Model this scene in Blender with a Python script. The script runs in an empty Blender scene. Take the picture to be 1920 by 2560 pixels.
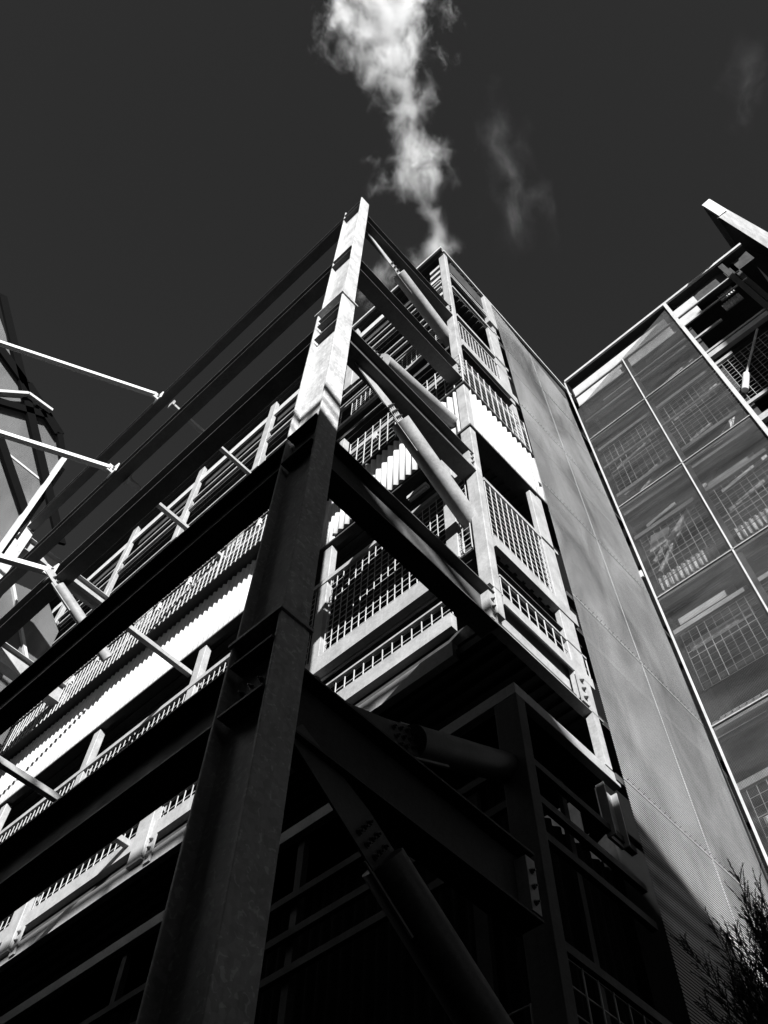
import bpy, bmesh, math, random
from mathutils import Vector, Matrix
random.seed(7)
S = bpy.context.scene
COL = S.collection

# ------------------------------------------------------------------ camera
cam_d = bpy.data.cameras.new('camera'); cam = bpy.data.objects.new('camera', cam_d); COL.objects.link(cam)
right = Vector((0.73350396, 0.67945896, 0.01753458))
down = Vector((-0.57918181, 0.63833534, -0.50702704))
fwd = Vector((-0.35569701, 0.36175064, 0.86175177))
M = Matrix((right, -down, -fwd)).transposed().to_4x4()
M.translation = Vector((4.0, -2.988, 1.6))
cam.matrix_world = M
cam_d.sensor_fit = 'VERTICAL'; cam_d.sensor_height = 36.0; cam_d.lens = 36.0*2262.5/2560.0
cam_d.clip_start = 0.05; cam_d.clip_end = 5000
S.camera = cam

# ------------------------------------------------------------------ sky and sun
SUN = Vector((1.2, -1.0, 0.5)).normalized()
elev = math.asin(SUN.z)
W = bpy.data.worlds.new('World'); S.world = W; W.use_nodes = True
nt = W.node_tree; nt.nodes.clear()
sky = nt.nodes.new('ShaderNodeTexSky'); sky.sky_type = 'NISHITA'; sky.sun_disc = False
sky.sun_elevation = elev; sky.sun_rotation = math.atan2(SUN.x, SUN.y)
sky.air_density = 0.26; sky.dust_density = 0.15; sky.ozone_density = 2.0
sep = nt.nodes.new('ShaderNodeSeparateColor')       # black and white film behind a red filter
bg = nt.nodes.new('ShaderNodeBackground'); bg.inputs['Strength'].default_value = 0.05
wo = nt.nodes.new('ShaderNodeOutputWorld')
nt.links.new(sky.outputs[0], sep.inputs[0]); nt.links.new(sep.outputs[0], bg.inputs['Color'])
nt.links.new(bg.outputs[0], wo.inputs[0])
sl = bpy.data.lights.new('sun', 'SUN'); sl.energy = 5.0; sl.angle = math.radians(0.53); sl.color = (1, 1, 1)
so = bpy.data.objects.new('sun', sl); COL.objects.link(so)
so.rotation_euler = SUN.to_track_quat('Z', 'Y').to_euler(); so.location = (20, -14, 60)
S.view_settings.view_transform = 'Standard'; S.view_settings.look = 'None'
S.view_settings.exposure = 1.95; S.view_settings.gamma = 1.0
S.render.resolution_x = 768; S.render.resolution_y = 1024

# ------------------------------------------------------------------ materials
def newmat(name):
    m = bpy.data.materials.new(name); m.use_nodes = True
    n = m.node_tree; b = n.nodes['Principled BSDF']; return m, n, b
def N(n, t, **kw):
    x = n.nodes.new(t)
    for k, v in kw.items():
        if k in x.inputs: x.inputs[k].default_value = v
        else: setattr(x, k, v)
    return x
def mathn(n, op, a, b=None, c=None, clamp=False):
    x = n.nodes.new('ShaderNodeMath'); x.operation = op; x.use_clamp = clamp
    for i, v in enumerate((a, b, c)):
        if v is None: continue
        if isinstance(v, (int, float)): x.inputs[i].default_value = v
        else: n.links.new(v, x.inputs[i])
    return x.outputs[0]
def ramp(n, fac, stops):
    r = n.nodes.new('ShaderNodeValToRGB'); e = r.color_ramp.elements
    while len(e) < len(stops): e.new(0.5)
    for i, (p, v) in enumerate(stops):
        e[i].position = p; e[i].color = (v, v, v, 1)
    n.links.new(fac, r.inputs[0]); return r.outputs[0]

def metal(name, lo, hi, rough=0.45, metallic=0.25, scale=9.0, spangle=True, bump=0.02, spots=0.0, spec=0.3):
    m, n, b = newmat(name)
    tc = N(n, 'ShaderNodeTexCoord')
    n1 = N(n, 'ShaderNodeTexNoise', Scale=scale*0.35, Detail=6.0, Roughness=0.6)
    n.links.new(tc.outputs['Object'], n1.inputs['Vector'])
    mp = N(n, 'ShaderNodeMapping'); mp.inputs['Scale'].default_value = (6, 6, 0.5)
    n.links.new(tc.outputs['Object'], mp.inputs[0])
    n3 = N(n, 'ShaderNodeTexNoise', Scale=3.0, Detail=5.0); n.links.new(mp.outputs[0], n3.inputs['Vector'])
    v = N(n, 'ShaderNodeTexVoronoi', Scale=scale*4.0); n.links.new(tc.outputs['Object'], v.inputs['Vector'])
    sp = N(n, 'ShaderNodeSeparateColor'); n.links.new(v.outputs['Color'], sp.inputs[0])
    f = mathn(n, 'ADD', mathn(n, 'MULTIPLY', n1.outputs[0], 0.62), mathn(n, 'MULTIPLY', n3.outputs[0], 0.26))
    if spangle: f = mathn(n, 'ADD', f, mathn(n, 'MULTIPLY', sp.outputs[0], 0.14))
    c = ramp(n, f, [(0.30, lo), (0.72, hi)])
    if spots > 0:
        vs = N(n, 'ShaderNodeTexNoise', Scale=14.0, Detail=2.0, Distortion=1.2)
        n.links.new(tc.outputs['Object'], vs.inputs['Vector'])
        sm = ramp(n, vs.outputs[0], [(0.60, 0.0), (0.66, spots)])
        c2 = mathn(n, 'ADD', c, sm)
        cc = N(n, 'ShaderNodeCombineColor')
        for i in range(3): n.links.new(c2, cc.inputs[i])
        n.links.new(cc.outputs[0], b.inputs['Base Color'])
    else: n.links.new(c, b.inputs['Base Color'])
    b.inputs['Specular IOR Level'].default_value = spec
    r = ramp(n, n1.outputs[0], [(0.25, rough-0.12), (0.8, rough+0.15)])
    n.links.new(r, b.inputs['Roughness']); b.inputs['Metallic'].default_value = metallic
    bp = N(n, 'ShaderNodeBump', Strength=0.35, Distance=bump)
    n.links.new(n1.outputs[0], bp.inputs['Height']); n.links.new(bp.outputs[0], b.inputs['Normal'])
    return m

GALV = metal('galvanised_steel', 0.14, 0.24, rough=0.5, metallic=0.1)
BEAM = metal('beam_steel', 0.025, 0.055, rough=0.5, metallic=0.1, spec=0.3)  # darkened to carry the shade on beam undersides, stiffeners and lower pipes
GALVC = metal('column_steel', 0.15, 0.34, rough=0.48, metallic=0.1, scale=5, spots=0.12, bump=0.03)
DARK = metal('shaded_steel', 0.02, 0.045, rough=0.6, metallic=0.1, spec=0.15)  # same steel, with the shade of low and recessed parts put into its colour
BRIGHT = metal('bright_zinc', 0.22, 0.32, rough=0.5, metallic=0.1)
DECK = metal('deck_steel', 0.02, 0.045, rough=0.7, metallic=0.0, spec=0.15)
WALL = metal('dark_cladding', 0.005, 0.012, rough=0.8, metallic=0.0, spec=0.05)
BLACK = metal('black_steel', 0.001, 0.002, rough=0.8, metallic=0.0, spec=0.03)
WHITE = metal('white_cladding', 0.27, 0.34, rough=0.5, metallic=0.0, scale=2.0, spangle=False, bump=0.005)
SHUT = metal('bolt_steel', 0.04, 0.08, rough=0.4, metallic=0.6)
CONC = metal('facing_concrete', 0.015, 0.03, rough=0.85, metallic=0.0)
ASPH = metal('asphalt', 0.02, 0.035, rough=0.9, metallic=0.0, scale=30)

def screen_mat(name, lo, hi, ax, pitch, cover, seed=0.0, wz=0.6, rot=(0.75, 0.55, 0.3), sc3=(0.9, 0.9, 0.35), lines=0.0):
    """perforated sheet: rows of round holes show what lies behind"""
    m, n, b = newmat(name)
    tc = N(n, 'ShaderNodeTexCoord'); sx = N(n, 'ShaderNodeSeparateXYZ')
    n.links.new(tc.outputs['Object'], sx.inputs[0])
    h = sx.outputs[ax]; z = sx.outputs[2]
    k = 2*math.pi/pitch
    a1 = mathn(n, 'SINE', mathn(n, 'MULTIPLY', h, k)); a2 = mathn(n, 'SINE', mathn(n, 'MULTIPLY', z, k))
    pat = mathn(n, 'ADD', mathn(n, 'MULTIPLY', a1, 1.0-wz), mathn(n, 'MULTIPLY', a2, wz))
    hole = mathn(n, 'GREATER_THAN', pat, cover)
    mp = N(n, 'ShaderNodeMapping'); mp.inputs['Scale'].default_value = sc3
    mp.inputs['Rotation'].default_value = rot; mp.inputs['Location'].default_value = (seed, 3, 1)
    n.links.new(tc.outputs['Object'], mp.inputs[0])
    n1 = N(n, 'ShaderNodeTexNoise', Scale=0.9, Detail=7.0, Roughness=0.6, Distortion=0.8)  # stretched noise paints streaks of through-light into the sheet colour
    n.links.new(mp.outputs[0], n1.inputs['Vector'])
    n2 = N(n, 'ShaderNodeTexNoise', Scale=60.0, Detail=2.0); n.links.new(tc.outputs['Object'], n2.inputs['Vector'])
    f = mathn(n, 'ADD', mathn(n, 'MULTIPLY', n1.outputs[0], 0.85), mathn(n, 'MULTIPLY', n2.outputs[0], 0.15))
    n.links.new(ramp(n, f, [(0.30, lo), (0.68, hi)]), b.inputs['Base Color'])
    b.inputs['Roughness'].default_value = 0.55; b.inputs['Metallic'].default_value = 0.2
    tr = N(n, 'ShaderNodeBsdfTransparent'); mx = N(n, 'ShaderNodeMixShader')
    n.links.new(hole, mx.inputs[0]); n.links.new(b.outputs[0], mx.inputs[1]); n.links.new(tr.outputs[0], mx.inputs[2])
    n.links.new(mx.outputs[0], n.nodes['Material Output'].inputs[0])
    return m
SCR_T = screen_mat('perforated_sheet_dense', 0.06, 0.27, 1, 0.046, -0.02, wz=0.88)
SCR_W = screen_mat('perforated_sheet_open', 0.006, 0.068, 0, 0.026, -0.20, 4.0, rot=(0, 0.12, 0), sc3=(0.45, 1, 2.6))
SCR_L = screen_mat('perforated_sheet_far', 0.05, 0.09, 1, 0.040, 0.30, 9.0)

# ------------------------------------------------------------------ builders
def box(bm, x0, x1, y0, y1, z0, z1):
    v = [bm.verts.new((x, y, z)) for z in (z0, z1) for y in (y0, y1) for x in (x0, x1)]
    for f in ((0, 2, 3, 1), (4, 5, 7, 6), (0, 1, 5, 4), (2, 6, 7, 3), (0, 4, 6, 2), (1, 3, 7, 5)):
        bm.faces.new([v[i] for i in f])
def obb(bm, a, b, w, h, up=Vector((0, 0, 1))):
    """box from a to b, w across, h along up"""
    a = Vector(a); b = Vector(b); d = (b-a).normalized(); s = d.cross(up).normalized(); u = s.cross(d).normalized()
    v = []
    for p in (a, b):
        for i, j in ((-1, -1), (1, -1), (1, 1), (-1, 1)): v.append(bm.verts.new(p + s*i*w/2 + u*j*h/2))
    for f in ((3, 2, 1, 0), (4, 5, 6, 7), (0, 1, 5, 4), (1, 2, 6, 5), (2, 3, 7, 6), (3, 0, 4, 7)):
        bm.faces.new([v[i] for i in f])
def pipe(bm, a, b, r, seg=28, r2=None):
    a = Vector(a); b = Vector(b); d = (b-a).normalized(); r2 = r if r2 is None else r2
    up = Vector((0, 0, 1)) if abs(d.z) < 0.95 else Vector((1, 0, 0))
    s = d.cross(up).normalized(); u = s.cross(d)
    R0 = []; R1 = []
    for i in range(seg):
        t = 2*math.pi*i/seg; o = s*math.cos(t) + u*math.sin(t)
        R0.append(bm.verts.new(a+o*r)); R1.append(bm.verts.new(b+o*r2))
    for i in range(seg):
        j = (i+1) % seg; f = bm.faces.new((R0[i], R0[j], R1[j], R1[i])); f.smooth = seg > 8
    bm.faces.new([bm.verts.new(v.co) for v in R0[::-1]]); bm.faces.new([bm.verts.new(v.co) for v in R1])
def plate(bm, pts, off):
    """flat polygon of thickness off (vector)"""
    off = Vector(off); A = [bm.verts.new(Vector(p)) for p in pts]; B = [bm.verts.new(Vector(p)+off) for p in pts]
    bm.faces.new(A[::-1]); bm.faces.new(B); n = len(A)
    for i in range(n): bm.faces.new((A[i], A[(i+1) % n], B[(i+1) % n], B[i]))
def obj(name, bm, mat, parent=None, bevel=0.0, label=None):
    bmesh.ops.recalc_face_normals(bm, faces=bm.faces[:])
    me = bpy.data.meshes.new(name); bm.to_mesh(me); bm.free()
    me.materials.append(mat); o = bpy.data.objects.new(name, me); COL.objects.link(o)
    if parent: o.parent = parent
    if bevel > 0:
        md = o.modifiers.new('bevel', 'BEVEL'); md.width = bevel; md.segments = 2; md.limit_method = 'ANGLE'
    if label: o['label'] = label
    return o
def tag(o, label, cat, group=None, kind=None):
    o['label'] = label; o['category'] = cat
    if group: o['group'] = group
    if kind: o['kind'] = kind
    return o
def thing(name, label, cat, loc=(0, 0, 0), group=None):
    o = bpy.data.objects.new(name, None); COL.objects.link(o)   # parts are modelled in world coordinates
    o.empty_display_size = 0.5
    return tag(o, label, cat, group)
def struct(name, bm, mat):
    o = obj(name, bm, mat); o['kind'] = 'structure'; return o
def BM(): return bmesh.new()
def move(bm, v): bmesh.ops.translate(bm, verts=bm.verts[:], vec=Vector(v))

def ibeam_x(bm, x0, x1, y, z0, z1, fw, ft=0.025, wt=0.016):
    box(bm, x0, x1, y-fw/2, y+fw/2, z0, z0+ft); box(bm, x0, x1, y-fw/2, y+fw/2, z1-ft, z1)
    box(bm, x0, x1, y-wt/2, y+wt/2, z0+ft, z1-ft)
def ibeam_y(bm, y0, y1, x, z0, z1, fw, ft=0.025, wt=0.016):
    box(bm, x-fw/2, x+fw/2, y0, y1, z0, z0+ft); box(bm, x-fw/2, x+fw/2, y0, y1, z1-ft, z1)
    box(bm, x-wt/2, x+wt/2, y0, y1, z0+ft, z1-ft)
def bolt(bm, p, ax, r=0.022, h=0.03):
    p = Vector(p); ax = Vector(ax).normalized()
    pipe(bm, p, p+ax*0.008, r*1.35, 12); pipe(bm, p+ax*0.008, p+ax*h, r, 6); pipe(bm, p+ax*h, p+ax*(h+0.02), r*0.5, 8)
def bolts(parent, pts, ax, r=0.022):
    for p in pts:
        c = BM(); bolt(c, p, ax, r); obj('bolt', c, SHUT, parent)
def grid_y(bm, x, y0, y1, z0, z1, cell=0.15, r=0.0065):
    """welded wire panel in a plane x=const"""
    n = max(1, round((y1-y0)/cell))
    for i in range(n+1):
        y = y0+(y1-y0)*i/n; box(bm, x-r, x+r, y-r, y+r, z0, z1)
    n = max(1, round((z1-z0)/cell))
    for i in range(n+1):
        z = z0+(z1-z0)*i/n; box(bm, x-3*r, x-r-0.001, y0, y1, z-r*.8, z+r*.8)
def grid_x(bm, y, x0, x1, z0, z1, cell=0.15, r=0.0065):
    n = max(1, round((x1-x0)/cell))
    for i in range(n+1):
        x = x0+(x1-x0)*i/n; box(bm, x-r, x+r, y-r, y+r, z0, z1)
    n = max(1, round((z1-z0)/cell))
    for i in range(n+1):
        z = z0+(z1-z0)*i/n; box(bm, x0, x1, y+r+0.001, y+3*r, z-r*.8, z+r*.8)
def corrugated(bm, axis, c, a0, a1, z0, z1, pitch=0.17, amp=0.032, out=1):
    """sheet with vertical ribs; axis 'x' runs along X at y=c, axis 'y' runs along Y at x=c"""
    n = int((a1-a0)/pitch*10); lo = []; hi = []; th = 0.03
    def P(a, d, z): return (a, c-out*d, z) if axis == 'x' else (c+out*d, a, z)
    rows = []
    for i in range(n+1):
        a = a0+(a1-a0)*i/n; d = amp*math.cos(2*math.pi*(a-a0)/pitch)
        rows.append([bm.verts.new(P(a, d, z0)), bm.verts.new(P(a, d, z1)), bm.verts.new(P(a, -amp-th, z1)), bm.verts.new(P(a, -amp-th, z0))])
    for r0, r1 in zip(rows, rows[1:]):
        for k in range(4):
            f = bm.faces.new((r0[k], r0[(k+1) % 4], r1[(k+1) % 4], r1[k]))
            if k == 0: f.smooth = True
    bm.faces.new(rows[0]); bm.faces.new(rows[-1][::-1])

# ------------------------------------------------------------------ ground
b = BM(); v = [b.verts.new(p) for p in ((-600, -600, 0), (600, -600, 0), (600, 600, 0), (-600, 600, 0))]; b.faces.new(v)
struct('ground', b, ASPH)

# ------------------------------------------------------------------ main column and its twin at the far end of the frame
def column(x, label, group, low=0.0, full=True):
    t = thing('steel_column', label, 'column', group=group)
    # lower, wider shaft (H section: flange, web, flange)
    zs = 17.4
    def H(z0, z1, ya, yb, depth, ft=0.03, wt=0.045):
        f1 = BM(); box(f1, x-ft, x, ya, yb, z0, z1)
        f2 = BM(); box(f2, x-depth, x-depth+ft, ya, yb, z0, z1)
        w = BM(); ym = (ya+yb)/2+0.0; box(w, x-depth+ft, x-ft, ym-wt, ym+wt, z0, z1)
        return f1, f2, w
    zt = 25.75 if full else 25.2
    for (z0, z1, ya, yb, dp) in ((low, 8.03, -0.165, 0.185, 0.66), (8.07, zs, -0.155, 0.165, 0.635), (zs+0.05, zt, -0.13, 0.145, 0.60)):
        f1, f2, w = H(z0, z1, ya, yb, dp)
        obj('flange', f1, GALVC, t, 0.006); obj('flange', f2, GALVC, t, 0.006); obj('web', w, GALVC, t)
    for zz in (8.03, zs):
        s = BM(); box(s, x-0.68, x+0.03, -0.19, 0.21, zz, zz+(0.04 if zz < 10 else 0.05)); obj('splice_plate', s, GALVC, t, 0.004)
    for zz, d in ((25.25, 0.02), (24.85, 0), (20.85, 0), (20.48, .02), (17.0, 0), (16.7, 0), (16.05, 0), (12.22, 0), (11.5, 0), (7.66, 0), (7.04, 0)):
        s = BM(); w = 0.19 if zz < 13 else 0.15
        if zz > low:
            box(s, x-0.57, x-0.032, -w, -0.04, zz, zz+0.03); obj('stiffener', s, BEAM, t, 0.004)
    for zz in (24.95, 20.58, 16.2, 16.35, 11.7, 11.85, 7.25, 7.4):
        bolts(t, [(x-0.5+0.12*k, -0.045, zz) for k in range(3 if zz < 17 else 1)], (0, -1, 0), 0.018)
    return t
column(0.0, 'tall H section steel column nearest the viewer, bright at its top and black below', 'corner columns of the outer frame')
column(-14.0, 'far steel column at the left picture edge under the leftmost beam ends', 'corner columns of the outer frame', full=False)

# ------------------------------------------------------------------ outer frame: long beams going left at y=0
LB = [('topmost long beam of the outer frame, crossing open sky to the left of the column', 24.86, 25.22, 0.26, (-0.60, -13.98)),
      ('second long beam from the top going left from the column against the sky', 20.42, 20.88, 0.27, (-0.60, -13.98)),
      ('third long beam from the top going left, its lower edge along the railing strip', 16.06, 16.72, 0.30, (-0.635, -13.98)),
      ('fourth long beam from the top, broad black band above the white corrugated strip', 11.50, 12.26, 0.31, (-0.635, -13.98)),
      ('lowest long beam of the outer frame, black with a dull grey web, bottom left', 7.03, 7.74, 0.33, (-0.66, -13.98))]
for lab, z0, z1, fw, (xa, xb) in LB:
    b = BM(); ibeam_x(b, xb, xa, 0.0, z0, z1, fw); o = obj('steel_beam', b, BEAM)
    tag(o, lab, 'beam', 'long beams of the outer frame')
# ------------------------------------------------------------------ cross beams from the outer columns to the tower
RB = [('topmost cross beam from the tall column to the tower, against the sky', 24.02, 24.62),
      ('second cross beam from the top between the tall column and the tower corner', 19.80, 20.48),
      ('third cross beam from the top, ending at the tower corner below the railing', 15.56, 16.24),
      ('fourth cross beam with a lit web, ending at the foot of the tower corner post', 11.17, 11.95),
      ('lowest cross beam, massive and black, right of the tall column', 6.80, 7.56)]
def stub(bm, x, z0, z1):
    box(bm, x-0.012, x+0.10, 3.16, 3.30, z0+0.08, z1-0.08)
for i, (lab, z0, z1) in enumerate(RB):
    b = BM(); ibeam_y(b, 0.17, 3.34, -0.16, z0, z1, 0.31)
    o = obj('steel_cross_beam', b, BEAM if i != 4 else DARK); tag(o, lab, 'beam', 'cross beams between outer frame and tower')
    c = BM(); box(c, -0.15, -0.01, 3.19, 3.33, z0+0.06, z1-0.1); p = obj('end_plate', c, GALV, o)
    bolts(o, [(-0.008, 3.25, z0+0.16+0.17*k) for k in range(3)], (1, 0, 0), 0.022)
TB = [('topmost cross beam at the far end of the outer frame, white lit web', 24.02, 24.62),
      ('second cross beam at the far left end of the outer frame, cut by the picture edge', 19.80, 20.48)]
for lab, z0, z1 in TB:
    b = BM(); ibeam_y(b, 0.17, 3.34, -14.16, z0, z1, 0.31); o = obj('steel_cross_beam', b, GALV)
    tag(o, lab, 'beam', 'cross beams at the far end of the frame')

# ------------------------------------------------------------------ pipe braces with bolted gusset plates
def brace(label, g0, p0, p1, r, group, side=1, w0=0.04, w1=0.34, nb=(3, 3), mat=None):
    t = thing('pipe_brace', label, 'brace', group=group)
    mat = mat or GALV
    g0 = Vector(g0); p0 = Vector(p0); p1 = Vector(p1); d = (p1-p0).normalized()
    side_v = Vector((1, 0, 0)); u = side_v.cross(d).normalized()
    a = g0; e = p0
    b = BM(); plate(b, [a+u*w0, a-u*w0, e-d*0.36-u*w1/2, e-u*w1/2, e+u*w1/2, e-d*0.36+u*w1/2], (0.02, 0, 0)); obj('gusset_plate', b, mat, t)
    b = BM(); pipe(b, p0, p1, r, 40); obj('pipe', b, mat, t)
    b = BM(); obb(b, p0-d*0.1, p0+d*0.55, 0.02, 2*r+0.05, up=u); obj('knife_plate', b, GALV, t)
    for i in range(nb[0]):
        for j in range(nb[1]):
            q = e - d*(0.07+0.11*i) + u*(j-(nb[1]-1)/2)*0.095
            bolts(t, [q+Vector((0.021, 0, 0))], (1, 0, 0), 0.022)
    return t
G1 = 'pipe braces beside the cross beams'
X = -0.2
brace('uppermost pipe brace, sunlit, under the topmost cross beam', (X, .28, 24.1), (X, 1.50, 23.42), (X-.13, 3.62, 23.05), 0.17, G1)
brace('middle pipe brace with pale bolted plate, above the white corrugated cladding', (X, .28, 15.75), (X, 1.58, 15.06), (X-.13, 3.62, 14.24), 0.17, G1)
brace('short pale pipe brace rising behind the third cross beam to the cladding', (X, .30, 16.3), (X, 1.1, 16.8), (X-.22, 3.36, 18.12), 0.17, G1)
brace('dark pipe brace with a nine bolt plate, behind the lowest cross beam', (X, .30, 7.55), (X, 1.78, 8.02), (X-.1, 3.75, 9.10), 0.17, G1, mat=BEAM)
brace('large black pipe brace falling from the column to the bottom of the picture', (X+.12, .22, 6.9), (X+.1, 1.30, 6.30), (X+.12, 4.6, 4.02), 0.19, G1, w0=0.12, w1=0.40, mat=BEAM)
brace('short sunlit pipe brace behind the fourth long beam at far left', (-7.75, -.35, 16.1), (-7.75, 0.0, 15.95), (-7.75, 1.5, 15.1), 0.115, G1, w1=0.2, nb=(2, 1))

# ------------------------------------------------------------------ struts tying the long beams to the tower, and their outrigger tubes
GS = 'square struts tying the long beams to the tower'
for lab, x, z in (('thin square strut from the topmost long beam to the tower', -7.45, 24.5),
                  ('thin square strut from the second long beam to the tower', -7.68, 20.45),
                  ('square strut crossing in front of the white corrugated strip', -7.78, 16.25),
                  ('square strut at the left picture edge in front of the mesh', -8.1, 12.05)):
    t = thing('square_strut', lab, 'strut', group=GS)
    b = BM(); box(b, x-0.06, x+0.06, 0.2, 3.34, z-0.06, z+0.06); obj('tube', b, GALV, t, 0.01)
    b = BM(); box(b, x-0.1, x+0.1, 0.14, 0.2, z-0.12, z+0.12); obj('end_plate', b, GALV, t)
GT = 'outrigger tubes going left from the long beams'
for lab, p, q in (('uppermost white outrigger tube against the sky', (-7.58, -.34, 24.5), (-10.9, -6.85, 24.5)),
                  ('middle white outrigger tube crossing the far perforated screen', (-7.8, -.30, 20.5), (-10.6, -5.8, 20.5)),
                  ('lowest white outrigger tube at the left picture edge', (-7.91, -.28, 16.3), (-10.4, -5.0, 16.3))):
    t = thing('outrigger_tube', lab, 'tube', group=GT)
    b = BM(); obb(b, p, q, 0.13, 0.13); obj('tube', b, WHITE, t, 0.008)
    x, y, z = p
    b = BM(); plate(b, [(x-.17, -.19, z-.16), (x+.16, -.19, z-.16), (x+.16, -.19, z+.2), (x-.05, -.19, z+.3), (x-.17, -.19, z+.2)], (0, -0.03, 0)); obj('clip_plate', b, WHITE, t, 0.004)
    b = BM(); box(b, x-.02, x+.02, -.36, -.22, z-.12, z+.16); obj('fin_plate', b, BRIGHT, t)
    bolts(t, [(x+.04, -.22, z), (x+.04, -.22, z+.1)], (0, -1, 0))

# ------------------------------------------------------------------ the tower
XL = -24.0       # left end
YF = 3.34        # left facade plane (faces -Y); right facade is x=0 (faces +X)
YS = 5.66        # screen starts here on the right facade
YE = 10.3
tw = thing('tower_building', 'open steel tower with mesh railings and white corrugated band behind the outer frame', 'building')
# dark core
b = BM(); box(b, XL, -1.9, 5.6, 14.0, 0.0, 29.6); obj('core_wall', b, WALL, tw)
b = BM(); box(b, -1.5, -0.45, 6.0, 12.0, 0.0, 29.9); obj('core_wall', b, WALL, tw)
# floor decks with ribbed undersides
def deck(z, th=0.14, x1=-0.06, y0=YF+0.06, rib=True, mat=DECK, name='floor_deck', xl=XL):
    b = BM(); box(b, xl, x1, y0, 5.62, z, z+th)
    if rib:
        y = y0+0.1
        while y < 5.4:
            box(b, xl, x1-0.02, y, y+0.075, z-0.06, z+0.001-0.002); y += 0.21
    obj(name, b, mat, tw)
    b = BM(); box(b, -1.88, x1, 5.63, YE, z, z+th); obj(name, b, mat, tw)
for z in (11.25, 13.42, 17.45, 22.3, 26.9): deck(z)
deck(30.06, 0.1, x1=0.0, y0=YF-0.14, name='roof_deck')
# roof edge
b = BM(); box(b, -0.02, 0.05, YF-0.05, 9.9, 30.10, 30.22); obj('roof_edge', b, BRIGHT, tw)
b = BM(); box(b, XL-0.2, 0.05, YF-0.20, YF-0.12, 30.08, 30.22); obj('roof_edge', b, BRIGHT, tw)
b = BM(); box(b, -0.62, -0.05, YF+0.36, 9.6, 28.9, 30.04); obj('roof_beam', b, DARK, tw)
b = BM(); box(b, XL, -0.7, YF+0.34, YF+0.52, 29.5, 30.04); obj('roof_beam', b, DARK, tw)
# horizontal members of the right facade (x=0)
def ry(z0, z1, x0=-0.07, x1=0.0, y0=YF+0.2, y1=YS, mat=GALV, name='rail'):
    b = BM(); box(b, x0, x1, y0, y1, z0, z1); return obj(name, b, mat, tw)
def rx(z0, z1, y0=YF-0.02, y1=YF+0.05, x0=XL, x1=-0.25, mat=GALV, name='rail'):
    b = BM(); box(b, x0, x1, y0, y1, z0, z1); return obj(name, b, mat, tw)
for z0, z1 in ((28.28, 28.38), (28.06, 28.16), (27.0, 27.13), (24.46, 24.62), (23.93, 24.0), (15.50, 15.60), (12.56, 12.6)): ry(z0, z1)
ry(22.25, 22.62, -0.10, 0.03, name='edge_beam'); ry(21.9, 21.93, -0.5, 0.02, mat=DARK, name='soffit_plate')
ry(20.74, 20.92, -0.05, 0.0)
ry(13.36, 13.66, -0.12, 0.02, name='edge_beam')
ry(12.86, 12.88, -0.6, -0.02, mat=DARK, name='soffit_plate')
def chan_y(z0, z1, y0, y1):
    b = BM(); box(b, -0.14, 0.0, y0, y1, z1-0.02, z1); box(b, -0.16, -0.14, y0, y1, z0, z1); box(b, -0.14, 0.0, y0, y1, z0, z0+0.02)
    return b
obj('edge_beam', chan_y(11.18, 12.08, YF-0.1, YS), GALV, tw)
b = BM(); box(b, -0.02, 0.004, YF+0.2, YS, 11.86, 12.09); obj('fascia', b, GALV, tw)
# horizontal members of the left facade
for z0, z1, xa in ((27.62, 27.70, XL), (26.98, 27.08, XL), (25.52, 25.60, XL), (24.96, 25.04, XL), (22.95, 23.10, XL), (20.62, 20.80, XL), (15.72, 15.84, XL), (12.52, 12.56, XL)): rx(z0, z1, x0=xa)
rx(28.95, 29.36, x1=-2.2, mat=BRIGHT, name='parapet_band')
rx(24.05, 24.1)
rx(13.02, 13.42, YF-0.05, YF+0.1, x1=-0.9, name='edge_beam')
rx(11.82, 12.14, YF-0.03, YF+0.1, x1=-0.78, name='edge_beam')
rx(11.20, 11.50, YF-0.02, YF+0.1, x1=-0.8, name='edge_beam')
rx(11.52, 11.81, YF+0.1, YF+0.16, mat=DARK, name='soffit_plate')
# mesh panels
def mesh_r(z0, z1, cell=0.15, y0=YF+0.22, y1=YS-0.28): b = BM(); grid_y(b, -0.02, y0, y1, z0, z1, cell); obj('mesh_panel', b, BRIGHT, tw)
mesh_r(22.64, 23.92, 0.13); mesh_r(13.68, 15.49, 0.15); mesh_r(12.1, 12.55, 0.2, y1=YS)
b = BM(); grid_y(b, 0.02, YF, YS, 19.55, 21.2, 0.21, 0.009); obj('mesh_panel', b, BRIGHT, tw)
b = BM(); grid_x(b, YF-0.02, -3.4, 0.02, 19.55, 21.2, 0.24, 0.009); obj('mesh_panel', b, BRIGHT, tw)
XS = [-3.78, -7.6, -11.3, -15.0, -18.7, -22.4]
spans = [(XL, XS[4]-0.25), (XS[4]+0.25, XS[3]-0.25), (XS[3]+0.25, XS[2]-0.25), (XS[2]+0.25, XS[1]-0.22), (XS[1]+0.22, XS[0]-0.2), (XS[0]+0.2, -0.3)]
for i, (a, c) in enumerate(spans):
    for z0, z1, ce in ((23.12, 24.04, 0.16), (13.44, 15.70, 0.16), (12.15, 12.5, 0.2)):
        b = BM(); grid_x(b, YF+0.03, a, c if z0 > 13 else min(c, -0.78), z0, z1, ce); obj('mesh_panel', b, BRIGHT, tw)
    if i < len(spans)-1:
        b = BM(); grid_x(b, YF-0.22, a-0.2, c+0.2, 19.35, 20.6, 0.17, 0.009); obj('mesh_panel', b, BRIGHT, tw)
        b = BM(); grid_x(b, YF-0.22, a-0.2, c+0.2, 20.82, 21.4, 0.17, 0.009); obj('mesh_panel', b, BRIGHT, tw)
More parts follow.
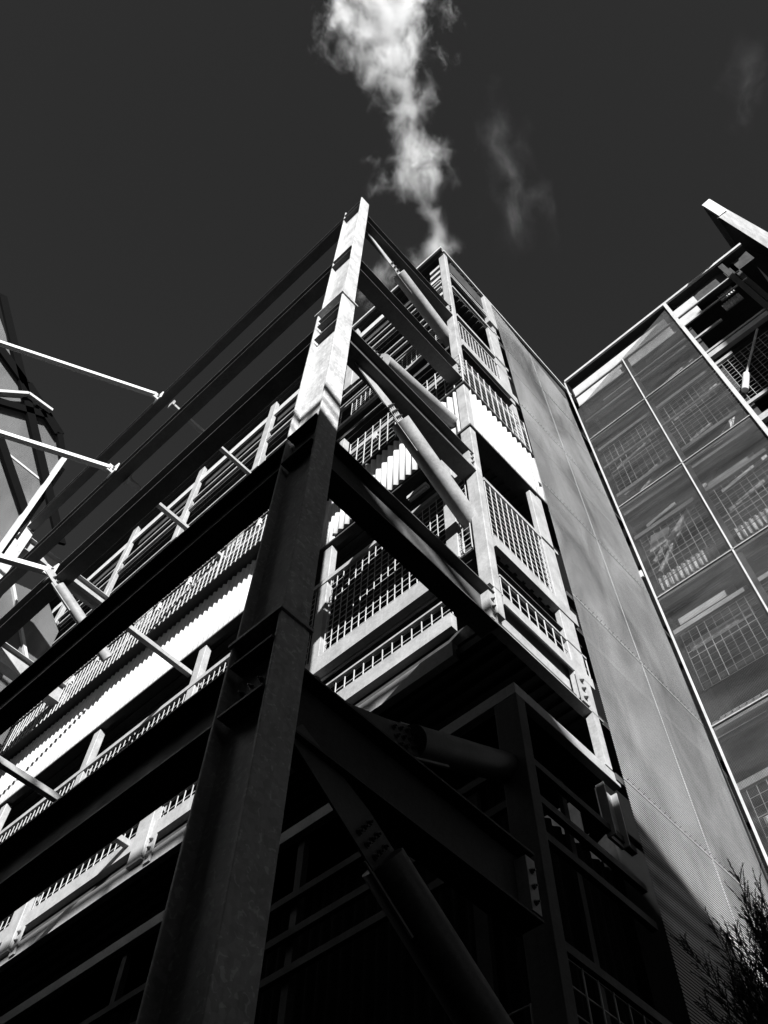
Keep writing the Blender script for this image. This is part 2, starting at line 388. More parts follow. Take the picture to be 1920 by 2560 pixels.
# posts
def post(x0, x1, y0, y1, z0, z1, mat=GALV):
    b = BM(); box(b, x0, x1, y0, y1, z0, z1); return obj('post', b, mat, tw, 0.012)
post(-0.24, 0.0, YF, YF+0.17, 11.47, 17.38); post(-0.22, 0.0, YF, YF+0.16, 20.2, 30.08)
post(-0.21, 0.004, YF-0.004, YF+0.17, 17.44, 19.5)
post(-0.1, 0.0, 5.16, 5.40, 11.3, 17.3); post(-0.1, 0.0, 5.10, 5.40, 22.64, 26.9); post(-0.1, 0.06, 5.2, 5.6, 27.6, 30.0)
post(-0.8, -0.56, 3.36, 3.55, 13.45, 17.4)
for x in XS:
    post(x-0.2, x+0.2, YF-0.10, YF+0.04, 11.36, 12.62) if x < -5 else None
    post(x-0.12, x+0.12, YF, YF+0.16, 11.5, 17.0); post(x-0.2, x+0.18, YF-0.08, YF+0.1, 20.85, 21.75)
    post(x-0.16, x+0.14, YF-0.06, YF+0.08, 25.3, 30.05)
    b = BM(); plate(b, [(x+.14, YF-.04, 25.3), (x+.42, YF-.04, 25.3), (x+.42, YF-.04, 25.55), (x+.14, YF-.04, 26.3)], (0, 0.02, 0)); obj('post_bracket', b, GALV, tw)
    b = BM(); plate(b, [(x+.14, YF-.04, 27.05), (x+.36, YF-.04, 27.05), (x+.14, YF-.04, 27.7)], (0, 0.02, 0)); obj('post_bracket', b, GALV, tw)
for x in XS[1:4]:
    b = BM(); box(b, x+0.24, x+0.4, YF-0.06, YF-0.03, 11.24, 11.78); o = obj('cleat', b, GALV, tw)
    bolts(o, [(x+0.32, YF-0.06, 11.34+0.17*k) for k in range(3)], (0, -1, 0), 0.03)
b = BM(); box(b, 0.005, 0.03, 5.14, 5.30, 11.2, 11.8); o = obj('cleat', b, GALV, tw)
bolts(o, [(0.03, 5.22, 11.3+0.18*k) for k in range(3)], (1, 0, 0), 0.028)
# white corrugated cladding band
b = BM(); corrugated(b, 'y', 0.0, YF+0.19, YS+0.15, 17.45, 19.45); obj('corrugated_cladding', b, WHITE, tw)
b = BM(); corrugated(b, 'x', YF+0.02, -3.68, -0.24, 17.45, 19.45); obj('corrugated_cladding', b, WHITE, tw)
b = BM(); corrugated(b, 'x', YF+0.02, XL, -3.69, 17.10, 19.30); obj('corrugated_cladding', b, WHITE, tw)
b = BM(); box(b, -0.3, 0.035, YF-0.03, YS+0.17, 17.37, 17.43); box(b, XL, -0.3, YF-0.06, YF+0.1, 17.03, 17.08); obj('cladding_trim', b, DARK, tw)
b = BM(); box(b, XL, -3.6, YF-0.24, YF-0.04, 19.30, 19.34); obj('ledge', b, DARK, tw)
b = BM(); box(b, -0.12, 0.05, YF-0.04, YS+0.15, 19.47, 19.54); box(b, -3.6, -0.12, YF-0.04, YF+0.08, 19.47, 19.54); obj('ledge', b, DARK, tw)
# ladder-like steps beside the corner post under the roof
for k in range(6):
    b = BM(); box(b, -0.62, -0.24, YF+0.02, YF+0.10, 26.4+0.55*k, 26.62+0.55*k); obj('louvre', b, BRIGHT, tw)
# equipment seen behind the mesh on the left facade
b = BM(); pipe(b, (-3.4, 4.7, 13.55), (-3.4, 4.7, 14.7), 0.24, 24); pipe(b, (-3.4, 4.7, 14.7), (-3.1, 4.4, 15.3), 0.05, 12); e = obj('equipment_vessel', b, BRIGHT, tw)
b = BM(); box(b, -3.0, -2.05, 4.5, 5.1, 13.57, 14.6); obj('equipment_cabinet', b, BRIGHT, tw, 0.02)

# lower block, in shade, under the overhang
lo = thing('lower_building', 'dark lower block under the tower with a pale roof edge turning a corner', 'building')
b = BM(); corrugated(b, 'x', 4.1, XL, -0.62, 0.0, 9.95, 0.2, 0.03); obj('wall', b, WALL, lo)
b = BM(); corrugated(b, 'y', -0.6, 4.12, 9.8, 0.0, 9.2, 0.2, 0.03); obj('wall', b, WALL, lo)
b = BM(); box(b, -0.12, 0.0, YF+0.12, YS, 9.98, 10.17); box(b, XL, -0.12, YF+0.12, YF+0.24, 9.98, 10.17); obj('roof_edge', b, GALV, lo, 0.006)
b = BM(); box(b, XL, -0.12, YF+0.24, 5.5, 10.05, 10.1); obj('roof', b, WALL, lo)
for z in (9.0, 8.47, 7.98, 6.74):
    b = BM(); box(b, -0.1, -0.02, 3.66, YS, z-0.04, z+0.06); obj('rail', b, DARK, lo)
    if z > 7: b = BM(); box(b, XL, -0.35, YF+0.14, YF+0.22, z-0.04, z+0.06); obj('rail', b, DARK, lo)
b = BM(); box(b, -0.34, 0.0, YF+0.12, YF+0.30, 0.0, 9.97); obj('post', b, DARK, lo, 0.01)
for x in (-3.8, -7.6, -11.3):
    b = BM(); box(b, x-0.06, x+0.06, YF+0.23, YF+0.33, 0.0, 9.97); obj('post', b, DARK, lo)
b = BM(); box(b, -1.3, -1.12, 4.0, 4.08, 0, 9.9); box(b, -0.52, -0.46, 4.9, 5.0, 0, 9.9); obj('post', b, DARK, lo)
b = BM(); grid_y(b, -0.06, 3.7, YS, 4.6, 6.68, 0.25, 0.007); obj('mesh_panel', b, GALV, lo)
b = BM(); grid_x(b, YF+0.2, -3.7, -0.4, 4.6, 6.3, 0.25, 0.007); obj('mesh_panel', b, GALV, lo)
b = BM(); box(b, -0.05, 0.03, 5.12, 5.14, 8.9, 9.7); box(b, -0.09, -0.05, 5.12, 5.42, 8.9, 9.7); box(b, -0.05, 0.03, 5.40, 5.42, 8.9, 9.7); obj('bracket', b, BRIGHT, lo, label='short bright channel offcut at the lower block edge')

# conduits, clips and small lamps
for z, y in ((24.72, YF+0.12), (22.7, YF+0.16), (13.0, YF+0.12)):
    b = BM(); pipe(b, (XL, y, z), (-0.5, y, z), 0.03, 8); obj('conduit', b, GALV, tw)
for x in (-1.3, -2.6, -5.1, -6.3, -8.9, -10.1, -12.6, -13.8):
    b = BM(); box(b, x, x+0.09, YF-0.26 if x < -4 else YF-0.06, YF-0.2 if x < -4 else YF-0.02, 20.3, 20.62); box(b, x+0.02, x+0.14, YF-0.25 if x < -4 else YF-0.055, YF-0.2 if x < -4 else YF-0.02, 20.36, 20.44); obj('clamp', b, BRIGHT, tw)
for x, z in ((-1.9, 17.2), (-5.6, 26.7), (-9.4, 26.7)):
    b = BM(); box(b, x, x+0.5, YF+0.3, YF+0.42, z, z+0.1); pipe(b, (x+.02, YF+.36, z-.03), (x+.48, YF+.36, z-.03), 0.035, 10); obj('lamp_fitting', b, BRIGHT, tw)

# ------------------------------------------------------------------ perforated screen on the right facade of the tower
sc = thing('perforated_screen', 'tall grey perforated screen on the tower, right of the railings', 'screen')
def scr_right(z): return 9.10 + (30.0-z)/19.0*0.78
zs = [29.75, 26.30, 22.27, 18.25, 14.2, 10.1, 6.0, 1.9]
def ym(z): return 7.35 + (30-z)/20*0.42
for i in range(len(zs)-1):
    z1, z0 = zs[i]-0.006, zs[i+1]+0.006
    for k in (0, 1):
        b = BM()
        if i == 0:
            if k == 0: pts = [(0.06, YS, z0), (0.06, ym(z0), z0), (0.06, ym(z0), 28.05), (0.06, YS-0.1, 29.9)]
            else: pts = [(0.06, ym(z0)+.008, z0), (0.06, scr_right(z0), z0), (0.06, scr_right(z0), 27.2), (0.06, ym(z0)+.008, 28.03)]
            pts[-1] = (0.06, YS-0.12, 29.85) if k == 0 else (0.06, ym(28)+.008, 29.1)
            if k == 0: pts[2] = (0.06, ym(28), 29.1)
            else: pts[2] = (0.06, scr_right(28.2), 28.45)
        else:
            ya, yb = (YS, ym(z0)) if k == 0 else (ym(z0)+.008, scr_right(z0))
            yc, yd = (ym(z1), YS) if k == 0 else (scr_right(z1), ym(z1)+.008)
            pts = [(0.06, ya, z0), (0.06, yb, z0), (0.06, yc, z1), (0.06, yd, z1)]
        plate(b, pts, (0.004, 0, 0)); obj('screen_panel', b, SCR_T, sc)
for i in range(1, len(zs)-1):
    b = BM(); box(b, 0.066, 0.072, YS, scr_right(zs[i]), zs[i]-0.012, zs[i]+0.012); obj('seam_strip', b, GALV, sc)
    b = BM()
    for k in range(34): bolt(b, (0.066, YS+0.1+(scr_right(zs[i])-YS-0.2)*k/33, zs[i]+(0.05)), (1, 0, 0), 0.008, 0.008)
    obj('rivet', b, SHUT, sc)['kind'] = 'stuff'
b = BM(); obb(b, (0.069, ym(0), 0), (0.069, ym(29.1), 29.1), 0.014, 0.006, up=Vector((1, 0, 0))); obj('seam_strip', b, GALV, sc)
for z, zz in ((24.6, 27.8), (20.5, 23.6)):
    b = BM(); box(b, 0.066, 0.070, YS, scr_right(z), z-0.009, z+0.009); obj('seam_strip', b, GALV, sc)
b = BM(); box(b, -0.12, 0.0, YS-0.27, YS-0.12, 10.2, 29.6); obj('frame_post', b, GALV, sc)
b = BM(); obb(b, (0.03, scr_right(0)-.05, 0), (0.03, scr_right(28.4)-.05, 28.4), 0.1, 0.03, up=Vector((1, 0, 0))); obj('frame_post', b, DARK, sc)
for z in (29.0, 26.3, 22.3, 18.2, 14.2, 10.1):
    b = BM(); box(b, -0.10, 0.02, YS-0.1, 9.3, z-0.06, z+0.06); obj('frame_rail', b, DARK, sc)

# ------------------------------------------------------------------ right wing
YW = 9.6
wg = thing('wing_building', 'right wing at right angles to the tower, dark open bays and pale wall strips', 'building')
XR = 9.0
b = BM(); box(b, -0.4, XR, 12.6, 13.2, 0, 29.5); obj('back_wall', b, WALL, wg)
b = BM(); box(b, -0.35, 0.02, YW+0.75, 12.5, 0, 30.3); obj('side_wall', b, WALL, wg)
b = BM(); box(b, 0.1, 7.0, YW-0.04, YW+0.03, 30.62, 30.75); obj('roof_edge', b, BRIGHT, wg)
b = BM(); box(b, 0.12, 7.0, YW+0.02, 12.6, 30.70, 30.74); obj('roof_deck', b, DECK, wg)
b = BM(); box(b, 0.12, 7.0, YW+0.3, YW+0.5, 29.9, 30.69); obj('roof_beam', b, DARK, wg)
for z, xa, xb in ((29.5, 0.2, 4.95), (28.75, 0.2, 4.85)):
    b = BM(); box(b, xa, xb, YW+0.15, YW+0.2, z, z+0.62); obj('wall_strip', b, BRIGHT, wg)
    b = BM(); corrugated(b, 'x', YW+0.6, 5.4+0.1*(z > 29), 6.0, z, z+0.5, 0.09, 0.012); obj('louvre_panel', b, GALV, wg)
for z in (28.64, 29.42): b = BM(); box(b, 0.2, 6.4, YW+0.10, YW+0.14, z, z+0.07); obj('rail', b, GALV, wg)
for z, x1 in ((27.50, 5.1), (26.35, 6.4)):
    b = BM(); box(b, 0.2, x1, YW+0.13, YW+0.19, z, z+0.1); obj('rail', b, GALV, wg)
for z in (25.98, 21.75, 17.9, 13.8, 9.7):
    b = BM(); box(b, 0.2, 6.6, YW+0.12, YW+0.26, z, z+0.26); obj('edge_beam', b, GALV, wg)
    b = BM(); box(b, 0.12, 7.6, YW+0.27, 12.58, z+0.1, z+0.2)
    y = YW+0.4
    while y < 12.4: box(b, 0.14, 7.5, y, y+0.08, z+0.03, z+0.098); y += 0.22
    obj('floor_deck', b, DECK, wg)
for z in (25.45, 22.75, 20.6, 16.85, 12.6):
    b = BM(); box(b, 0.2, 6.6 if z != 25.45 else 4.72, YW+0.14, YW+0.2, z, z+0.14); obj('rail', b, GALV, wg)
for z0, z1, xa, xb in ((22.95, 25.4, 0.3, 6.6), (15.1, 16.8, 0.3, 4.1), (11.0, 12.6, 0.3, 4.1), (18.7, 20.6, 0.3, 6.6)):
    b = BM(); grid_x(b, YW+0.2, xa, xb, z0, z1, 0.19, 0.006); obj('mesh_panel', b, GALV, wg)
for xa, xb in ((0.25, 1.75), (2.3, 4.0)):
    b = BM(); corrugated(b, 'x', YW+0.5, xa, xb, 18.75, 19.25, 0.13, 0.03); obj('corrugated_cladding', b, WHITE, wg)
    b = BM(); corrugated(b, 'x', YW+0.5, xa, xb, 18.0, 18.2, 0.13, 0.03); obj('corrugated_cladding', b, WHITE, wg)
for x in (2.1, 4.25, 6.4):
    b = BM(); box(b, x-0.07, x+0.07, YW+0.3, YW+0.44, 0, 30.6); obj('post', b, DARK, wg)
# diagonal braces and plates seen through the screen
b = BM(); pipe(b, (0.3, YW+0.6, 20.0), (3.9, YW+0.6, 22.9), 0.07, 16); pipe(b, (0.3, YW+0.7, 19.7), (1.9, YW+0.7, 21.6), 0.06, 16); obj('diagonal_brace', b, GALV, wg)
b = BM(); plate(b, [(0.3, YW+0.5, 20.3), (0.8, YW+0.5, 20.35), (1.0, YW+0.5, 20.8), (0.5, YW+0.5, 20.9)], (0, 0.03, 0)); obj('gusset_plate', b, GALV, wg)
for xa, xb, z, dz, dx in ((0.3, 1.8, 16.6, 0.2, 0), (0.3, 1.7, 17.45, 0.2, 0), (2.4, 3.9, 19.9, .14, .3), (2.3, 3.6, 21.2, .2, 0), (2.5, 3.8, 20.7, .12, .2), (0.4, 1.6, 24.6, .1, .25), (2.4, 3.9, 24.9, .16, .2), (2.5, 3.2, 23.5, .12, .1), (0.3, 1.9, 23.2, .1, .4), (0.5, 1.4, 21.3, .12, .15), (2.4, 3.8, 27.0, .1, .3), (0.3, 1.7, 14.4, .2, 0), (0.3, 3.9, 12.0, .2, .3), (2.4, 3.9, 17.0, .16, .1)):
    b = BM(); plate(b, [(xa, YW+0.5, z), (xb, YW+0.5, z+dx), (xb, YW+0.5, z+dx+dz), (xa, YW+0.5, z+dz)], (0, .06, 0)); obj('cable_tray', b, BRIGHT, wg)
for xa, za, xb, zb, w in ((0.4, 23.0, 1.9, 23.9, 0.05), (2.3, 22.2, 3.9, 23.6, 0.12), (0.3, 26.4, 1.9, 27.2, .06), (2.5, 26.3, 3.9, 27.4, .05), (2.4, 18.1, 3.9, 18.6, 0.08)):
    b = BM(); pipe(b, (xa, YW+0.7, za), (xb, YW+0.7, zb), w, 12); obj('service_pipe', b, WHITE, wg)
# lamp-like junction body and pipe in the open bay
b = BM(); pipe(b, (4.35, YW+0.1, 23.35), (4.62, YW+0.12, 24.0), 0.09, 14); pipe(b, (4.62, YW+.12, 24.0), (5.6, YW+0.3, 26.0), 0.035, 10); obj('vent_pipe', b, BRIGHT, wg)
b = BM(); obb(b, (6.15, YW+0.12, 31.0-.4), (6.18, YW+0.12, 26.0), 0.16, 0.1, up=Vector((0, 1, 0))); obj('post', b, DARK, wg)

# wing screen
ws = thing('perforated_screen', 'see through perforated screen with sloping top on the right wing', 'screen')
xm = 2.12
def xl(z): return 0.13 + (28-z)/15*0.12
zz = [26.08, 22.02, 18.0, 13.98, 9.9, 5.9, 1.9]
def top(x): return 28.25 + (x-0.07)*0.53
for k in (0, 1):
    xa, xb = ((xl(27), xm-0.006) if k == 0 else (xm+0.006, 4.08))
    b = BM(); plate(b, [(xa, YW, zz[0]+.006), (xb, YW, zz[0]+.006), (xb, YW, top(xb)-(0.05 if k else 0)), (xa, YW, top(xa))], (0, 0.004, 0)); obj('screen_panel', b, SCR_W, ws)
    for i in range(len(zz)-1):
        z1, z0 = zz[i]-.006, zz[i+1]+.006
        xa0 = xl(z0) if k == 0 else xm+.006; xa1 = xl(z1) if k == 0 else xm+.006
        xb_ = xm-.006 if k == 0 else 4.08
        b = BM(); plate(b, [(xa0, YW, z0), (xb_, YW, z0), (xb_, YW, z1), (xa1, YW, z1)], (0, 0.004, 0)); obj('screen_panel', b, SCR_W, ws)
for i, z in enumerate(zz[:-1]):
    b = BM(); box(b, xl(z), 4.08, YW-0.03, YW-0.003, z-0.014, z+0.014); obj('seam_strip', b, GALV, ws)
    b = BM(); box(b, xl(z), 4.08, YW+0.008, YW+0.06, z-0.10, z+0.10); obj('frame_rail', b, GALV, ws)
    b = BM()
    for k in range(26): bolt(b, (0.25+3.7*k/25, YW-0.002, z+0.09), (0, -1, 0), 0.009, 0.008)
    obj('rivet', b, SHUT, ws)['kind'] = 'stuff'
b = BM(); box(b, 0.2, 4.0, YW+0.008, YW+0.05, 24.2, 24.28); obj('frame_rail', b, GALV, ws)
b = BM(); box(b, 0.2, 4.0, YW+0.008, YW+0.05, 27.2, 27.26) if False else box(b, 1.0, 4.0, YW+0.008, YW+0.05, 27.7, 27.78); obj('frame_rail', b, GALV, ws)
b = BM(); box(b, xm-0.016, xm+0.016, YW-0.03, YW-0.003, 0, 29.25); obj('seam_strip', b, BRIGHT, ws)
b = BM(); box(b, xm-0.12, xm+0.12, YW+0.061, YW+0.12, 0, 29.2); obj('frame_post', b, DARK, ws)
b = BM(); box(b, 4.085, 4.19, YW-0.05, YW+0.06, 0, 30.6); obj('frame_post', b, BRIGHT, ws)
b = BM(); obb(b, (xl(0)-0.03, YW-.01, 0), (xl(30.6)-0.03, YW-.01, 30.6), 0.035, 0.05, up=Vector((0, 1, 0))); obj('frame_post', b, BRIGHT, ws)
b = BM(); box(b, -0.03, 0.13, YW-.1, YW-.05, 18.86, 19.1); obj('bracket', b, BRIGHT, ws)

# canopy above the wing
cp = thing('roof_canopy', 'dark canopy with a wide pale fascia jutting out at top right', 'canopy')
b = BM(); plate(b, [(6.80, 8.02, 31.2), (6.77, 9.74, 31.2), (7.0, 10.4, 31.2), (7.3, 12.5, 31.2), (8.6, 12.5, 31.2), (7.62, 10.51, 31.2), (6.98, 8.61, 31.2)], (0, 0, 0.12)); obj('soffit', b, DECK, cp)
b = BM(); plate(b, [(6.98, 8.60, 31.19), (8.27, 12.5, 31.19), (8.90, 12.9, 32.4), (7.44, 9.06, 32.4)], (0.02, 0.03, -0.02)); obj('fascia', b, GALV, cp)
b = BM(); plate(b, [(6.80, 7.95, 31.22), (7.0, 8.56, 31.22), (7.40, 8.95, 32.2), (7.17, 8.30, 32.2)], (0.02, 0.03, -0.02)); obj('gutter', b, WHITE, cp)
b = BM(); obb(b, (6.95, 8.6, 31.16), (6.9, 9.9, 31.16), 0.04, 0.06); obb(b, (6.97, 9.9, 31.17), (7.9, 11.6, 31.17), 0.05, 0.06); obj('rib', b, DARK, cp)

# ------------------------------------------------------------------ far screen at the left
ls = thing('screen_building', 'far perforated screen with black diagonal ribs at the left picture edge', 'building')
XS2 = -16.0
pts = [(XS2, -12.0, 12.0), (XS2, -0.13, 12.0), (XS2, -0.13, 31.95), (XS2, -0.75, 32.9), (XS2, -2.91, 34.3), (XS2, -5.79, 37.6), (XS2, -12.0, 41.0)]
b = BM(); plate(b, pts, (-0.02, 0, 0)); obj('screen_panel', b, SCR_L, ls)
def rib(a, c, w, d=0.12, mat=BLACK, name='rib', x=XS2+0.2):
    b = BM(); obb(b, (x,)+a, (x,)+c, w, d, up=Vector((1, 0, 0))); return obj(name, b, mat, ls)
rib((-5.9, 38.3), (1.4, 27.6), 0.36); rib((-2.4, 30.3), (-0.1, 27.7), 0.34)
rib((-2.9, 34.2), (-0.8, 32.85), 0.5, name='rim'); rib((-6.6, 36.0), (-2.9, 34.1), 0.45, name='rim'); rib((-0.8, 32.9), (-0.25, 31.9), 0.26, name='rim')
rib((-3.6, 31.6), (-1.6, 33.3), 0.34, name='rib')
b = BM(); box(b, XS2+0.03, XS2+0.3, -0.22, -0.05, 12.0, 31.9); obj('edge_post', b, BRIGHT, ls)
b = BM(); box(b, XS2-0.5, XS2-0.02, 0.02, 0.16, 12.0, 31.6); obj('edge_post', b, DARK, ls)
b = BM(); box(b, XS2+0.01, XS2+0.03, -4.0, -0.25, 30.0, 30.1); obj('seam_strip', b, BRIGHT, ls)
b = BM(); obb(b, (XS2+.3, -2.6, 33.4), (XS2+.3, -1.55, 33.55), 0.14, 0.3, up=Vector((1, 0, 0))); obb(b, (XS2+.3, -4.2, 31.0), (XS2+.3, -2.6, 33.4), 0.12, 0.3, up=Vector((1, 0, 0))); obj('edge_trim', b, BRIGHT, ls)
lw = thing('perforated_screen', 'small grey perforated screen behind the lower left end of the outer frame', 'screen')
b = BM(); plate(b, [(-16.3, 0.6, 18.0), (-16.3, 3.0, 18.0), (-16.3, 2.9, 24.6), (-16.3, 2.0, 25.6), (-16.3, 0.83, 25.2)], (-0.02, 0, 0)); obj('screen_panel', b, SCR_L, lw)
b = BM(); obb(b, (-16.25, 0.75, 25.2), (-16.25, 2.7, 22.3), 0.1, 0.12, up=Vector((1, 0, 0))); obj('edge_post', b, BRIGHT, lw)

# ------------------------------------------------------------------ building across the lane, behind the camera: inferred from the column's shade, lengthened to keep the ground dark
fb = thing('facing_building', 'long plain dark building across the yard behind the viewer', 'building')
b = BM(); box(b, -90.0, 130.0, -30.0, -12.0, 0, 18.35); obj('wall', b, CONC, fb)
b = BM(); box(b, -12.0, 18.6, -12.22, -12.06, 19.02, 19.2); box(b, -12.0, 18.6, -12.2, -12.1, 18.7, 18.74)
for k in range(16): box(b, -11.9+2*k, -11.82+2*k, -12.2, -12.1, 18.36, 19.02)
obj('railing', b, SHUT, fb)
for z in range(3, 17, 4):
    b = BM(); box(b, -11.0, 45.0, -12.02, -11.98, z, z+1.6); obj('window', b, SHUT, fb)

eb = thing('wing_shade_block', 'unseen dark block added beyond the right picture edge to shade the wing', 'building')
b = BM(); box(b, 16.0, 30.0, 0.3, 3.2, 0, 33.6); obj('wall', b, CONC, eb)  # out of view, added to throw shade on the wing's open bays

# ------------------------------------------------------------------ shrub at bottom right
sh = thing('conifer_shrub', 'dark feathery shrub at the bottom right corner against the screen', 'shrub')
LEAF = metal('shrub_needles', 0.008, 0.03, rough=0.6, metallic=0.0, scale=20)
BARK = metal('shrub_bark', 0.03, 0.07, rough=0.8, metallic=0.0)
fo = BM(); st = BM()
rnd = random.Random(3)
base = Vector((2.47, 1.55, 0))
pipe(st, base, base+Vector((0, 0, 3.2)), 0.07, 10, 0.03)
def sprig(p, d, L):
    """a twig with short flat needles"""
    n = int(L/0.010); side = d.cross(Vector((0.3, 0.2, 1))).normalized(); up = side.cross(d)
    pipe(fo, p, p+d*L, 0.003, 4, 0.001)
    for i in range(2, n):
        q = p+d*(L*i/n); a = rnd.uniform(0, 6.28); o = (side*math.cos(a)+up*math.sin(a))
        e = q+(d*0.8+o*0.6).normalized()*rnd.uniform(0.018, 0.034); w = d.cross(o)*0.0035
        fo.faces.new([fo.verts.new(q-w), fo.verts.new(q+w), fo.verts.new(e)])
for i in range(210):
    a = rnd.uniform(0, 6.28); rad = rnd.uniform(0.0, 0.62); 
    z0 = rnd.uniform(2.45, 3.85)
    tip = Vector((base.x+math.cos(a)*rad, base.y+math.sin(a)*rad, z0+rnd.uniform(0.75, 1.25)-0.75*rad))
    s = Vector((base.x+(tip.x-base.x)*0.25, base.y+(tip.y-base.y)*0.25, z0))
    pipe(st, s, tip, 0.008, 5, 0.002)
    D = (tip-s); L = D.length
    for k in range(11):
        t = 0.2+0.8*k/10.0; p = s+D*t
        for m in range(3):
            d = (D.normalized()*1.1+Vector((rnd.uniform(-1, 1), rnd.uniform(-1, 1), rnd.uniform(-0.2, 0.7)))*0.7).normalized()
            sprig(p, d, rnd.uniform(0.10, 0.22)*(1.25-0.5*t))
obj('foliage', fo, LEAF, sh); obj('stem', st, BARK, sh)

# ------------------------------------------------------------------ steam
def steam(name, label, P0, P1, width, depth, cx, rr, dens, nscale, warp, soft, seed, kind='stuff', aniso=0.3, step=0.0):
    P0 = Vector(P0); P1 = Vector(P1); L = (P1-P0).length
    zx = (P1-P0).normalized(); xx = right - zx*right.dot(zx); xx.normalize(); yx = zx.cross(xx)
    b = BM(); box(b, -width, width, -depth, depth, 0, L)
    m = bpy.data.materials.new(name+'_vapour'); m.use_nodes = True; n = m.node_tree
    n.nodes.clear(); out = n.nodes.new('ShaderNodeOutputMaterial')
    tc = N(n, 'ShaderNodeTexCoord')
    nz = N(n, 'ShaderNodeTexNoise', Scale=nscale*0.6, Detail=4.0, Roughness=0.55)
    mp = N(n, 'ShaderNodeMapping'); mp.inputs['Location'].default_value = (seed, seed*2.1, 0); n.links.new(tc.outputs['Object'], mp.inputs[0])
    n.links.new(mp.outputs[0], nz.inputs['Vector'])
    vs = N(n, 'ShaderNodeVectorMath', operation='SUBTRACT'); n.links.new(nz.outputs['Color'], vs.inputs[0]); vs.inputs[1].default_value = (.5, .5, .5)
    vm = N(n, 'ShaderNodeVectorMath', operation='SCALE'); n.links.new(vs.outputs[0], vm.inputs[0]); vm.inputs['Scale'].default_value = warp
    va = N(n, 'ShaderNodeVectorMath', operation='ADD'); n.links.new(tc.outputs['Object'], va.inputs[0]); n.links.new(vm.outputs[0], va.inputs[1])
    s = N(n, 'ShaderNodeSeparateXYZ'); n.links.new(va.outputs[0], s.inputs[0])
    t = mathn(n, 'DIVIDE', s.outputs[2], L, clamp=True)
    def curve(pts, lo, hi):
        c = ramp(n, t, [(p, (v-lo)/(hi-lo)) for p, v in pts])
        c.node.color_ramp.interpolation = 'EASE'
        return mathn(n, 'MULTIPLY_ADD', c, hi-lo, lo)
    C_ = curve(cx, -width, width); R_ = curve(rr, 0.0, width)
    dx = mathn(n, 'DIVIDE', mathn(n, 'SUBTRACT', s.outputs[0], C_), R_)
    dy = mathn(n, 'DIVIDE', s.outputs[1], mathn(n, 'MULTIPLY', R_, 0.7))
    d = mathn(n, 'SQRT', mathn(n, 'ADD', mathn(n, 'MULTIPLY', dx, dx), mathn(n, 'MULTIPLY', dy, dy)))
    mp2 = N(n, 'ShaderNodeMapping'); mp2.inputs['Scale'].default_value = (1.0, 1.0, 0.55); mp2.inputs['Location'].default_value = (seed, 0, 0)
    n.links.new(va.outputs[0], mp2.inputs[0])
    n2 = N(n, 'ShaderNodeTexNoise', Scale=nscale, Detail=7.0, Roughness=0.62, Distortion=0.4); n.links.new(mp2.outputs[0], n2.inputs['Vector'])
    f = mathn(n, 'SUBTRACT', 1.0, d)
    f = mathn(n, 'ADD', f, mathn(n, 'MULTIPLY', mathn(n, 'SUBTRACT', n2.outputs[0], 0.49), 4.8))
    f = mathn(n, 'MULTIPLY', f, soft, clamp=True)
    f = mathn(n, 'MULTIPLY', f, f)
    # fade at the two ends and at the sides of the box
    so_ = N(n, 'ShaderNodeSeparateXYZ'); n.links.new(tc.outputs['Object'], so_.inputs[0])
    ed = mathn(n, 'MULTIPLY', mathn(n, 'SUBTRACT', width, mathn(n, 'ABSOLUTE', so_.outputs[0])), 2.0, clamp=True)
    dn = curve(dens, 0.0, 6.0)
    f = mathn(n, 'MULTIPLY', mathn(n, 'MULTIPLY', f, ed), dn)
    pv = N(n, 'ShaderNodeVolumePrincipled'); pv.inputs['Color'].default_value = (.97, .97, .97, 1); pv.inputs['Anisotropy'].default_value = aniso
    n.links.new(f, pv.inputs['Density']); n.links.new(pv.outputs[0], out.inputs['Volume'])
    o = obj(name, b, m)
    Mx = Matrix((xx, yx, zx)).transposed().to_4x4(); Mx.translation = P0; o.matrix_world = Mx
    return tag(o, label, 'steam', kind=kind)
STEAM = True
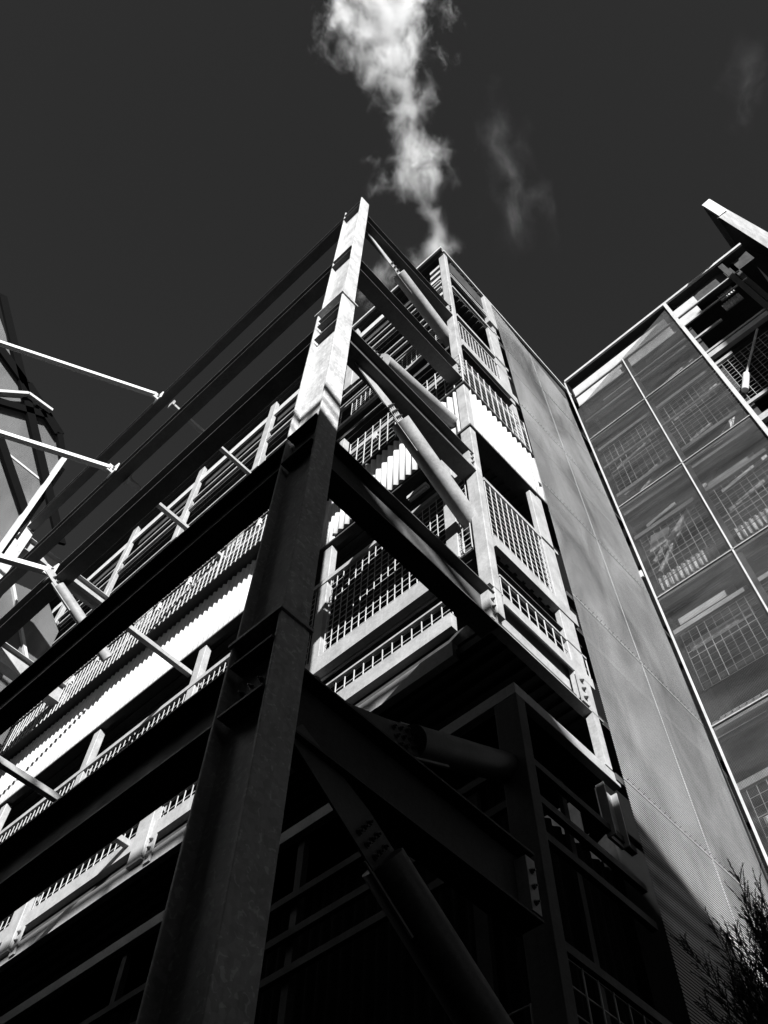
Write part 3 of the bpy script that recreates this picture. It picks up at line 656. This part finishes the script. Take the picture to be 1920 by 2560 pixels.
if STEAM:
    C0 = cam.matrix_world.translation
    def at(px, py, c):
        d = right*((px-960)/2262.5)+down*((py-1280)/2262.5)+fwd; return C0+d*c
    k = 38/2262.5
    steam('steam_plume', 'white steam plume rising from the tower roof into the dark sky',
          (-2.67, 6.44, 41.31), (4.13, -4.58, 58.02), 4.6, 2.6,
          [(0.021, 0.05), (0.083, 0.4), (0.147, 0.45), (0.212, 0.01), (0.279, -0.48), (0.348, 0.17), (0.419, -0.1), (0.516, -0.1), (0.591, -0.41), (0.682, -0.81), (0.788, -0.68), (1.0, -0.21)],
          [(0.021, 0.8), (0.083, 1.0), (0.147, 0.5), (0.212, 0.6), (0.279, 1.7), (0.348, 1.4), (0.419, 0.9), (0.516, 1.1), (0.591, 1.7), (0.682, 2.3), (0.788, 2.5), (1.0, 2.7)],
          [(0.0, 0.0), (0.021, 0.4), (0.083, 0.8), (0.147, 0.5), (0.212, 0.3), (0.279, 0.7), (0.348, 0.9), (0.516, 1.0), (0.682, 1.3), (1.0, 1.6)], 0.95, 1.5, 0.8, 3.1)
    steam('steam_wisp', 'faint thin veil of steam right of the main plume',
          (0.71, 9.04, 43.93), (4.9, 2.65, 52.98), 2.2, 1.2,
          [(0.075, -0.06), (0.229, 0.02), (0.367, 0.06), (0.508, 0.0), (0.674, -0.12), (0.803, -0.31), (0.89, -0.18)],
          [(0.075, 1.5), (0.229, 1.6), (0.367, 1.2), (0.508, 1.3), (0.674, 1.1), (0.803, 0.8), (0.89, 0.5)],
          [(0.0, 0.0), (0.075, 0.02), (0.229, 0.045), (0.367, 0.04), (0.508, 0.035), (0.674, 0.03), (0.803, 0.02), (0.95, 0)], 0.9, 1.4, 0.7, 7.7)
    steam('steam_puff', 'small steam puff between the two topmost cross beams',
          (-4.75, 5.51, 38.52), (-2.77, 3.93, 41.16), 1.7, 1.0,
          [(0.052, -0.53), (0.258, -0.36), (0.52, -0.31), (0.732, -0.06), (0.946, 0.02)],
          [(0.052, 0.42), (0.258, 0.76), (0.52, 0.94), (0.732, 0.51), (0.946, 0.26)],
          [(0.0, 0.0), (0.15, 0.4), (0.52, 0.55), (0.8, 0.3), (0.97, 0)], 1.2, 0.6, 0.9, 12.2)
    steam('steam_wisp', 'barely visible thin wisp of steam near the top right corner of the sky',
          (12.2, 15.3, 55.3), (16.9, 11.5, 58.9), 3.0, 1.4,
          [(0.1, -0.3), (0.5, 0.2), (0.9, 0.5)], [(0.1, 0.9), (0.5, 1.6), (0.9, 1.2)],
          [(0.0, 0.0), (0.2, 0.02), (0.6, 0.025), (0.97, 0)], 0.7, 1.4, 0.7, 21.0)
